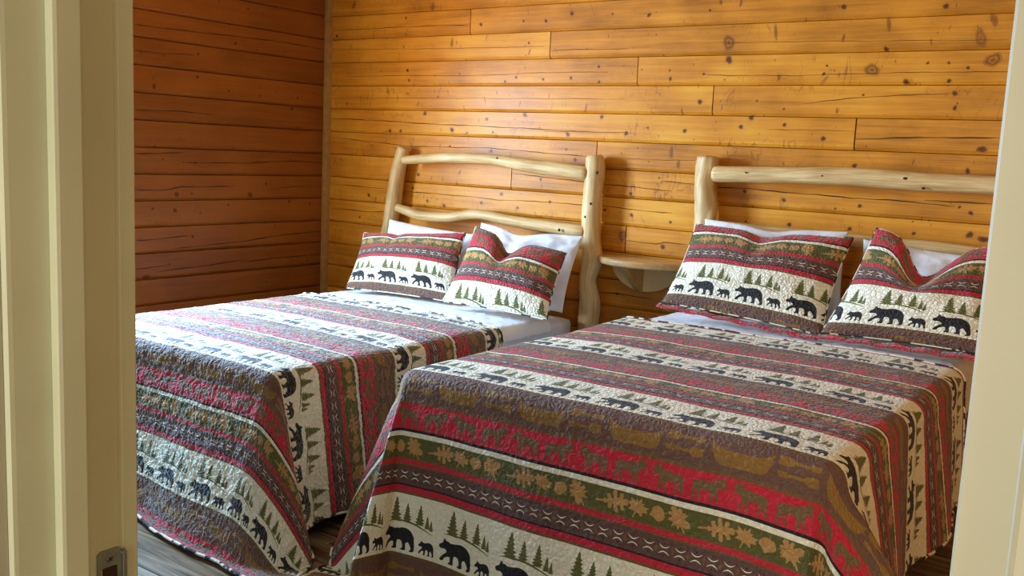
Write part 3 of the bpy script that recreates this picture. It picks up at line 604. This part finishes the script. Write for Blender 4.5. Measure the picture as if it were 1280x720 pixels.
a2 = log_mesh('headboard_post', [(-1.915, yp, 0), (-1.915, yp, .6), (-1.917, yp, 1.0), (-1.917, yp, 1.122), (-1.917, yp, 1.20), (-1.931, yp, 1.313), (-1.927, yp, 1.38), (-1.925, yp, 1.450)], [.052, .052, .053, .050, .052, .052, .054, .050], bed2, 5, facet=.2)
b2 = log_mesh('headboard_post', [(-.585, yp, 0), (-.59, yp, .6), (-.58, yp, 1.1), (-.585, yp, 1.45)], [.052, .052, .05, .047], bed2, 6)
r3 = log_mesh('headboard_rail', [(-1.875, 4.275, 1.362), (-1.53, 4.27, 1.374), (-1.178, 4.27, 1.383), (-.949, 4.27, 1.378), (-.62, 4.28, 1.377)], [.037, .038, .040, .039, .037], bed2, 7)
r4 = log_mesh('headboard_rail', [(-1.875, 4.29, 1.12), (-1.4, 4.29, 1.11), (-.86, 4.29, 1.105), (-.62, 4.29, 1.095)], [.026, .028, .029, .028], bed2, 8)
for x, z, s in ((-1.695, 1.378, .006), (-1.345, 1.382, .008), (-1.0, 1.388, .010), (-.925, 1.352, .008)): knot(r3, bed2, (x, 4.2745 - .042, z), s, .6)
for b_, x0, x1, zt in ((bed1, -3.86, -2.56, .36), (bed2, -1.94, -.64, .44)):
    box('box_spring', x0 + .02, x1 - .02, 2.30, 4.22, .16, zt, M['black'], b_, bevel=.02)
    for xx in (x0 + .06, x1 - .06):
        for yy in (2.36, 4.15): box('leg', xx - .03, xx + .03, yy - .03, yy + .03, .0, .165, M['black'], b_, bevel=.004)

# ------------------------------------------------------------------ cloth helpers
def grid_faces(nu, nv, off=0, flip=False):
    F = []
    for j in range(nv - 1):
        for i in range(nu - 1):
            q = (off + j * nu + i, off + j * nu + i + 1, off + (j + 1) * nu + i + 1, off + (j + 1) * nu + i)
            F.append(q[::-1] if flip else q)
    return F
def fbm(x, y, s, seed):
    return mnoise.noise(Vector((x * s, y * s, seed * 7.3)))
def resample(path, n=64):
    P_ = np.array(path, float); out = []
    K = len(P_); Q = np.vstack([2 * P_[0] - P_[1], P_, 2 * P_[-1] - P_[-2]])
    for k_ in range(K - 1):
        for t in np.linspace(0, 1, 12, endpoint=False):
            p0, p1, p2, p3 = Q[k_:k_ + 4]; out.append(0.5 * ((2 * p1) + (-p0 + p2) * t + (2 * p0 - 5 * p1 + 4 * p2 - p3) * t * t + (-p0 + 3 * p1 - 3 * p2 + p3) * t ** 3))
    out.append(P_[-1]); out = np.array(out); d = np.r_[0, np.cumsum(np.hypot(*np.diff(out, axis=0).T))]; s = np.linspace(0, d[-1], n)
    return np.stack([np.interp(s, d, out[:, 0]), np.interp(s, d, out[:, 1])], 1)
def smooth_step(t): t = max(0.0, min(1.0, t)); return t * t * (3 - 2 * t)

def upsample(G, k):
    nv, nu = G.shape[:2]; tu = np.linspace(0, nu - 1, (nu - 1) * k + 1); i = np.minimum(tu.astype(int), nu - 2); f = (tu - i)[None, :, None]
    G = G[:, i] * (1 - f) + G[:, i + 1] * f
    tv = np.linspace(0, nv - 1, (nv - 1) * k + 1); j = np.minimum(tv.astype(int), nv - 2); f = (tv - j)[:, None, None]
    return G[j] * (1 - f) + G[j + 1] * f
def make_quilt(name, label, x0, x1, yf, yh, zt, dL, dR, dF, phL, phR, phFL, phFR, vsc, loopL, loopR, v0, u0, seed, floor_z=.012, wave=.03, m='print', amp=.0018, fu=46, fv=46):
    rho = .05; arc = rho * PI / 2; h = .0135
    xa, xb, yb_ = x0 + rho, x1 - rho, yf + rho
    A = np.arange(xa - dL, xb + dR + h, h); B = np.arange(yb_ - dF, yh + h, h); B[-1] = yh
    SL, SR = resample(loopL), resample(loopR)
    V = np.zeros((len(B), len(A), 3)); UV = []
    for j, b in enumerate(B):
        for i, a in enumerate(A):
            ox = xa - a if a < xa else (a - xb if a > xb else 0.0); sx = -1 if a < xa else 1
            oy = yb_ - b if b < yb_ else 0.0
            UV.append((a - u0, b - v0 - oy * (vsc - 1)))
            cx = min(max(a, xa), xb); cy = max(b, yb_)
            crown = .012 * (1 - ((cx - (xa + xb) / 2) / ((xb - xa) / 2)) ** 4) + .006 * fbm(cx, cy, 3.0, seed) + .003 * fbm(cx, cy, 9.0, seed + 1)
            z_ = zt + crown - .012
            if ox == 0 and oy == 0:
                V[j, i] = (a, b, z_); continue
            phF = phFL + (phFR - phFL) * (cx - xa) / (xb - xa)
            r = math.hypot(ox, oy); th = math.atan2(oy, ox)          # 0 = side, pi/2 = foot
            if r < arc:
                hx = rho * math.sin(r / rho); dn = rho * (1 - math.cos(r / rho)); ho = (hx * math.cos(th), hx * math.sin(th))
            else:
                e = r - arc; w_ = smooth_step(e / .10)
                if ox > 0 and oy > 0:
                    S = SL if sx < 0 else SR; t = th / (PI / 2) * (len(S) - 1); k_ = int(min(t, len(S) - 2)); q = S[k_] * (1 - (t - k_)) + S[k_ + 1] * (t - k_)
                elif ox > 0: q = np.array([(phL + (SL[0][0] - phL) * math.exp(-(b - yb_) / .13)) if sx < 0 else (phR + (SR[0][0] - phR) * math.exp(-(b - yb_) / .11)), 0.0])
                else: q = np.array([0.0, phF])
                al = math.hypot(*q)
                if al > 1e-6: dx, dy = q / al
                else: dx = dy = 0
                al *= (0.35 + 0.65 * w_)
                # soft vertical folds growing to the hem
                if oy > 0 and ox == 0: dlt = wave * .45 * e * math.sin(a * 7.0 + seed) + wave * e * .6 * fbm(a, e * .3, 4.0, seed)
                elif ox > 0 and oy == 0: dlt = wave * 1.3 * e * math.sin(b * 9.0 + seed * 2) * smooth_step((b - yb_) / .3)
                else: dlt = 0
                out = e * math.sin(al); dn = rho + e * math.cos(al)
                ho = (rho * math.cos(th) + out * dx + (dlt if oy == 0 else 0), rho * math.sin(th) + out * dy + (dlt if ox == 0 else 0))
            z = z_ - dn
            x, y2 = cx + sx * ho[0], cy - ho[1]
            if z < floor_z:
                ex = (floor_z - z); d = Vector((sx * ho[0], -ho[1])); L_ = d.length or 1
                x += d.x / L_ * ex * .55; y2 += d.y / L_ * ex * .55; z = floor_z + .012 * (1 - math.exp(-ex * 20)) * (1 + fbm(a, b, 8, seed))
            V[j, i] = (x, y2, z)
    for it in range(3):
        W_ = V.copy(); W_[1:-1, 1:-1] = V[1:-1, 1:-1] * .4 + .15 * (V[:-2, 1:-1] + V[2:, 1:-1] + V[1:-1, :-2] + V[1:-1, 2:]); V = W_
    V = upsample(V, 3); UV = upsample(np.array(UV).reshape(len(B), len(A), 2), 3).reshape(-1, 2)
    for it in range(2):
        W_ = V.copy(); W_[1:-1, 1:-1] = V[1:-1, 1:-1] * .4 + .15 * (V[:-2, 1:-1] + V[2:, 1:-1] + V[1:-1, :-2] + V[1:-1, 2:]); V = W_
    V[..., 2] = np.maximum(V[..., 2], floor_z - .002)
    nv, nu = V.shape[:2]
    # stitched puckers: real relief pushed along the surface normal
    du = np.gradient(V, axis=1); dv = np.gradient(V, axis=0); Nn = np.cross(du, dv); Nn /= np.linalg.norm(Nn, axis=2)[..., None] + 1e-9
    P3 = [(u * fu, v * fv, seed) for u, v in UV]
    d1 = np.array([abs(mnoise.noise(p)) for p in P3]); d2 = np.array([mnoise.noise((p[0] * .37 + 9, p[1] * .5, 3.3)) for p in P3]); d3 = np.array([abs(mnoise.noise((p[0] * 1.9, p[1] * 1.7, 8.1))) for p in P3])
    dd = np.minimum(d1, .35) * 2.0 + d3 * .5 + d2 * .5
    flat = np.abs(Nn[..., 2:3]); V = V + Nn * (amp * dd.reshape(nv, nu))[..., None] * (1 - .5 * flat)
    o = pydata(name, V.reshape(-1, 3), grid_faces(nu, nv), M[m], None, True, uv=UV)
    sm_ = o.modifiers.new('thickness', 'SOLIDIFY'); sm_.thickness = .007; sm_.offset = -1
    tag(o, label, 'quilt')
    # sewn binding round the edge
    loop = [V[0, i] for i in range(nu)] + [V[j, -1] for j in range(1, nv)] + [V[-1, i] for i in range(nu - 2, -1, -1)] + [V[j, 0] for j in range(nv - 2, 0, -1)]
    loop = np.array(loop); tube(o, 'binding', loop, .0055, M['binding'])
    return o
def tube(parent, name, loop, r, m, seg=6, closed=True):
    n = len(loop); T_ = np.roll(loop, -1, 0) - np.roll(loop, 1, 0)
    if not closed: T_[0] = loop[1] - loop[0]; T_[-1] = loop[-1] - loop[-2]
    T_ /= np.linalg.norm(T_, axis=1)[:, None] + 1e-9
    up = np.array([0, .3, 1.0]); X_ = np.cross(T_, up); X_ /= np.linalg.norm(X_, axis=1)[:, None] + 1e-9; Y_ = np.cross(T_, X_)
    V = []
    for j in range(seg):
        a = 2 * PI * j / seg; V.append(loop + X_ * math.cos(a) * r + Y_ * math.sin(a) * r)
    V = np.stack(V, 1).reshape(-1, 3); F = []
    for i in range(n if closed else n - 1):
        for j in range(seg): F.append((i * seg + j, i * seg + (j + 1) % seg, ((i + 1) % n) * seg + (j + 1) % seg, ((i + 1) % n) * seg + j))
    o = pydata(name, V, F, m, None, True); o.parent = parent
    return o

quilt1 = make_quilt('quilt', 'bear and tree striped quilt trailing on the floor, on the bed nearest the dark corner', -3.88, -2.53, 2.19, 3.54, .632, .62, .58, .71,
    .10, .10, .14, .34, 1.17,
    [(.10, 0), (.40, .10), (.25, .20), (.10, .14), (.0, .14)],
    [(.24, 0), (.22, .05), (.24, .07), (.38, .07), (.43, .12), (.36, .26), (.2, .33), (0, .34)], 2.215, -3.27, 2, wave=.05, m='print_crinkled', amp=.0056, fu=62, fv=36)
quilt2 = make_quilt('quilt', 'bear and moose striped quilt filling the front of the picture, straight-railed bed', -2.01, -.60, 2.235, 3.69, 0.738, .68, .50, .74,
    .10, .12, .12, .12, 1.0,
    [(.20, 0), (.32, -.03), (.40, .03), (.33, .10), (.14, .12), (.05, .14), (.08, .27), (.05, .30), (-.01, .2), (0, .12)],
    [(.54, 0), (.62, .02), (.58, .08), (.42, .13), (.2, .19), (.10, .14), (.05, .03), (.0, .05), (-.02, .15), (0, .12)], 2.280, -1.545, 5, wave=.04)

# mattresses in white fitted sheets, top sheets
def soft_box(name, label, cat, x0, x1, y0, y1, z0, z1, m, r=.05, seed=0):
    bm = bmesh.new(); box_bm(bm, x0, x1, y0, y1, z0, z1); bmesh.ops.subdivide_edges(bm, edges=bm.edges[:], cuts=14, use_grid_fill=True)
    for v in bm.verts:
        c = v.co; q = Vector((min(max(c.x, x0 + r), x1 - r), min(max(c.y, y0 + r), y1 - r), min(max(c.z, z0 + r), z1 - r))); d = c - q
        if d.length > 1e-6: c = q + d.normalized() * r
        c.z += .004 * fbm(c.x, c.y, 6, seed) * (1 if c.z > (z0 + z1) / 2 else 0); v.co = c
    me = bpy.data.meshes.new(name); bm.to_mesh(me); bm.free(); o = link(name, me, m, None, True)
    return tag(o, label, cat)
soft_box('mattress', 'mattress in a white fitted sheet, bare at the head end of the corner bed', 'mattress', -3.83, -2.565, 2.26, 4.24, .365, .594, M['linen'], .055, 1)
soft_box('mattress', 'mattress in a white fitted sheet under the straight-railed bed\'s quilt', 'mattress', -1.93, -.65, 2.30, 4.24, .445, .700, M['linen'], .055, 2)
def top_sheet(label, x0, x1, y0, y1, zt, dL, dR, seed, wr):
    rho = .05; arc = rho * PI / 2; A = np.arange(x0 + rho - dL, x1 - rho + dR + .012, .012); B = np.arange(y0, y1 + .012, .012); V = []
    for b in B:
        for a in A:
            cx = min(max(a, x0 + rho), x1 - rho); o_ = abs(a - cx); s = 1 if a > cx else -1
            crown = .012 * (1 - ((cx - (x0 + x1) / 2) / ((x1 - x0) / 2 - rho)) ** 4) + .004 * fbm(a, b, 4, seed) + wr * abs(fbm(a * 1.0 + b * 1.6, b * 1.2 - a * .7, 13, seed + 3))
            if o_ < arc: hx = rho * math.sin(o_ / rho); dn = rho * (1 - math.cos(o_ / rho))
            else: hx = rho + .1 * (o_ - arc) + .01 * math.sin(b * 30) * (o_ - arc) * 5; dn = rho + (o_ - arc)
            V.append((cx + s * hx, b, zt + crown - .012 - dn - .008 * (1 - smooth_step((b - y0 - .02) / .05))))
    o = pydata('top_sheet', V, grid_faces(len(A), len(B)), M['linen'], None, True)
    sm_ = o.modifiers.new('thickness', 'SOLIDIFY'); sm_.thickness = .003; sm_.offset = -1
    return tag(o, label, 'sheet')
top_sheet('bluish white top sheet showing between quilt and shams, bed nearest the dark corner', -3.87, -2.54, 3.50, 3.98, .622, .10, .09, 3, .010)
top_sheet('smooth white top sheet in a band above the quilt, straight-railed bed', -1.965, -.625, 3.65, 4.10, .726, .12, .22, 6, .004)

# ------------------------------------------------------------------ pillows
def pillow(name, label, cat, group, TL, TR, BR, BL, thick, m, uv0=(0, 0), dips=(), seed=0, n=44, lift=0.0, pinch=.05, wr=.006, piping=True, vs=1.0, flange=False):
    TL, TR, BR, BL = map(Vector, (TL, TR, BR, BL)); W_ = ((TR - TL).length + (BR - BL).length) / 2; H_ = ((TL - BL).length + (TR - BR).length) / 2
    upv = ((TL - BL) + (TR - BR)).normalized(); rt = ((TR - TL) + (BR - BL)).normalized(); nrm = rt.cross(upv).normalized()
    if nrm.y > 0: nrm = -nrm
    V = []; UV = []
    for side in (1, -1):
        for j in range(n):
            v = -math.cos(PI * j / (n - 1))
            v = .6 * v + .4 * (-1 + 2 * j / (n - 1))
            for i in range(n):
                u = -math.cos(PI * i / (n - 1)); u = .6 * u + .4 * (-1 + 2 * i / (n - 1))
                uu = u * (1 - pinch * (1 - v * v)); vv = v * (1 - pinch * .9 * (1 - u * u))
                p = BL * (1 - uu) / 2 * (1 - vv) / 2 + BR * (1 + uu) / 2 * (1 - vv) / 2 + TL * (1 - uu) / 2 * (1 + vv) / 2 + TR * (1 + uu) / 2 * (1 + vv) / 2
                fat = max(0.0, (1 - u ** 4) * (1 - v ** 4)) ** .5 * (.55 + .45 * (1 - u * u) * (1 - v * v)) 
                t = thick * fat * (1 if side == 1 else .75)
                wrk = wr * fbm(u * 1.3 + seed, v * 1.3, 3.5, seed) + wr * .5 * fbm(u, v, 8, seed + 2)
                edge = min(1.0, 6 * (1 - max(abs(u), abs(v))))
                p = p + nrm * side * (t + .002 + wrk * edge)
                for (du, dw, da, dd) in dips:
                    g = math.exp(-((u - du) / dw) ** 2); vt = smooth_step((v + .35) / 1.35)
                    p = p - upv * da * g * vt; p = p + nrm * (-side if side == 1 else 0) * dd * math.exp(-((u - du) / (dw * .45)) ** 2) * vt * edge
                V.append(p); UV.append((uv0[0] + u * W_ / 2, uv0[1] + (v + 1) / 2 * H_ * vs))
    F = grid_faces(n, n) + grid_faces(n, n, n * n, True)
    # close the rim
    def b_idx(off):
        return [off + i for i in range(n)] + [off + j * n + n - 1 for j in range(1, n)] + [off + (n - 1) * n + i for i in range(n - 2, -1, -1)] + [off + j * n for j in range(n - 2, 0, -1)]
    f0, f1 = b_idx(0), b_idx(n * n); K = len(f0)
    for k_ in range(K): F.append((f0[k_], f1[k_], f1[(k_ + 1) % K], f0[(k_ + 1) % K]))
    o = pydata(name, V, F, m, None, True, uv=UV)
    bm = bmesh.new(); bm.from_mesh(o.data); bmesh.ops.recalc_face_normals(bm, faces=bm.faces[:]); bm.to_mesh(o.data); bm.free()
    tag(o, label, cat, group)
    if piping:
        loop = np.array([(np.array(V[a]) + np.array(V[b])) / 2 for a, b in zip(f0, f1)]); tube(o, 'piping', loop, .004, M['binding'])
    if flange:      # quilted border left standing along the bottom seam
        FV = []; FU = []; K = 60
        for r_ in range(4):
            for k_ in range(K + 1):
                t = k_ / K; q = BL.lerp(BR, t); w_ = .012 * r_
                FV.append(q + Vector((0, -w_ - thick * .25, -.004 - w_ * .25 + .003 * math.sin(t * 37 + seed))) ); FU.append((t * W_ + seed, .44 - w_))
        fo = pydata('flange', FV, grid_faces(K + 1, 4), m, None, True, uv=FU); fo.parent = o
        sm_ = fo.modifiers.new('thickness', 'SOLIDIFY'); sm_.thickness = .006
    return o
G1 = 'printed quilted pillow shams'; G2 = 'white pillows against the headboards'
pillow('pillow_sham', 'bear print sham on the left of the corner bed, upright', 'pillow', G1, (-3.86, 4.0, .925), (-3.14, 4.02, .985), (-3.06, 3.84, .64), (-3.735, 3.74, .645), .085, M['print_sham'], (-.10, -.040), ((-.25, .12, .012, .01),), 1, vs=1.22)
pillow('pillow_sham', 'tilted bear print sham with a dipped top, right of the corner bed', 'pillow', G1, (-3.02, 3.95, 1.03), (-2.49, 4.0, .945), (-2.43, 3.76, .645), (-3.02, 3.70, .665), .085, M['print_sham'], (.02, .085), ((-.12, .26, .085, .035),), 2, vs=1.05)
pillow('pillow_sham', 'bear print sham on the left of the straight-railed bed, beside the shelf', 'pillow', G1, (-1.845, 4.06, 1.135), (-1.14, 4.06, 1.135), (-1.17, 3.86, .745), (-1.89, 3.86, .79), .09, M['print_sham'], (.03, -.050), ((-.02, .22, .03, .012),), 3, vs=1.18, flange=True)
pillow('pillow_sham', 'bear print sham with a deep dip between its peaks, beside the door casing', 'pillow', G1, (-1.04, 4.02, 1.185), (-.50, 4.02, 1.15), (-.50, 3.86, .76), (-1.17, 3.84, .76), .09, M['print_sham'], (-.06, -.05), ((-.12, .36, .16, .03),), 4, vs=1.18, flange=True)
pillow('pillow', 'white pillow behind the upright sham, left of the corner bed', 'pillow', G2, (-3.84, 4.19, 1.0), (-3.20, 4.19, .965), (-3.20, 4.10, .63), (-3.86, 4.10, .63), .065, M['linen'], (0, 0), (), 5, piping=False, wr=.018)
pillow('pillow', 'white pillow propped between the tilted sham and the knotty log post', 'pillow', G2, (-3.15, 4.17, 1.035), (-2.515, 4.19, 1.015), (-2.53, 4.05, .635), (-3.20, 4.07, .64), .07, M['linen'], (0, 0), ((-.15, .35, .03, .01),), 6, piping=False, wr=.022)
pillow('pillow', 'white pillow behind the sham beside the half-round shelf', 'pillow', G2, (-1.86, 4.19, 1.155), (-1.20, 4.19, 1.15), (-1.15, 4.06, .74), (-1.86, 4.10, .74), .06, M['linen'], (0, 0), ((.0, .3, .02, 0),), 7, piping=False, wr=.018)
pillow('pillow', 'white pillow behind the deeply dipped sham beside the door casing', 'pillow', G2, (-1.13, 4.18, 1.125), (-.52, 4.19, 1.09), (-.52, 4.08, .74), (-1.13, 4.08, .74), .065, M['linen'], (0, 0), (), 8, piping=False, wr=.018)

# ------------------------------------------------------------------ half-round wall shelf
shelf = empty('wall_shelf', (-2.24, 4.37, .9), 'half-round wooden wall shelf with bracket between the two beds', 'shelf')
def half_disc(name, cx, r, depth, z0, z1, bevel):
    bm = bmesh.new(); vs = []
    for i in range(33):
        a = PI * i / 32; vs.append(bm.verts.new((cx - r * math.cos(a), 4.395 - depth * math.sin(a), z0)))
    f = bm.faces.new(vs); r_ = bmesh.ops.extrude_face_region(bm, geom=[f]); bmesh.ops.translate(bm, vec=(0, 0, z1 - z0), verts=[g for g in r_['geom'] if isinstance(g, bmesh.types.BMVert)])
    bmesh.ops.recalc_face_normals(bm, faces=bm.faces[:])
    ed = [e for e in bm.edges if abs(e.verts[0].co.z - e.verts[1].co.z) < 1e-6 and min(e.verts[0].co.y, e.verts[1].co.y) < 4.394]
    bmesh.ops.bevel(bm, geom=ed, offset=bevel, segments=4, affect='EDGES', profile=.5)
    me = bpy.data.meshes.new(name); bm.to_mesh(me); bm.free(); return link(name, me, M['shelf'], shelf, False)
half_disc('shelf_top', -2.25, .262, .225, .882, .918, .013)
# back plate: half disc standing on the wall
bm = bmesh.new(); vs = []
for i in range(29):
    a = PI * i / 28; vs.append(bm.verts.new((-2.25 - .19 * math.cos(a), 4.395, .882 - .135 * math.sin(a))))
f = bm.faces.new(vs); r_ = bmesh.ops.extrude_face_region(bm, geom=[f]); bmesh.ops.translate(bm, vec=(0, -.022, 0), verts=[g for g in r_['geom'] if isinstance(g, bmesh.types.BMVert)])
bmesh.ops.recalc_face_normals(bm, faces=bm.faces[:]); me = bpy.data.meshes.new('back_plate'); bm.to_mesh(me); bm.free(); link('back_plate', me, M['peeled'], shelf)
V = []
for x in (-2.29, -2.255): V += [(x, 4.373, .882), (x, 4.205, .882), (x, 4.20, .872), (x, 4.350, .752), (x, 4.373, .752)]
pydata('bracket', V, [(0, 1, 2, 3, 4), (9, 8, 7, 6, 5), (0, 5, 6, 1), (1, 6, 7, 2), (2, 7, 8, 3), (3, 8, 9, 4), (4, 9, 5, 0)], M['corner'], shelf)  # darker pine than the plate, standing in for shade on its side face
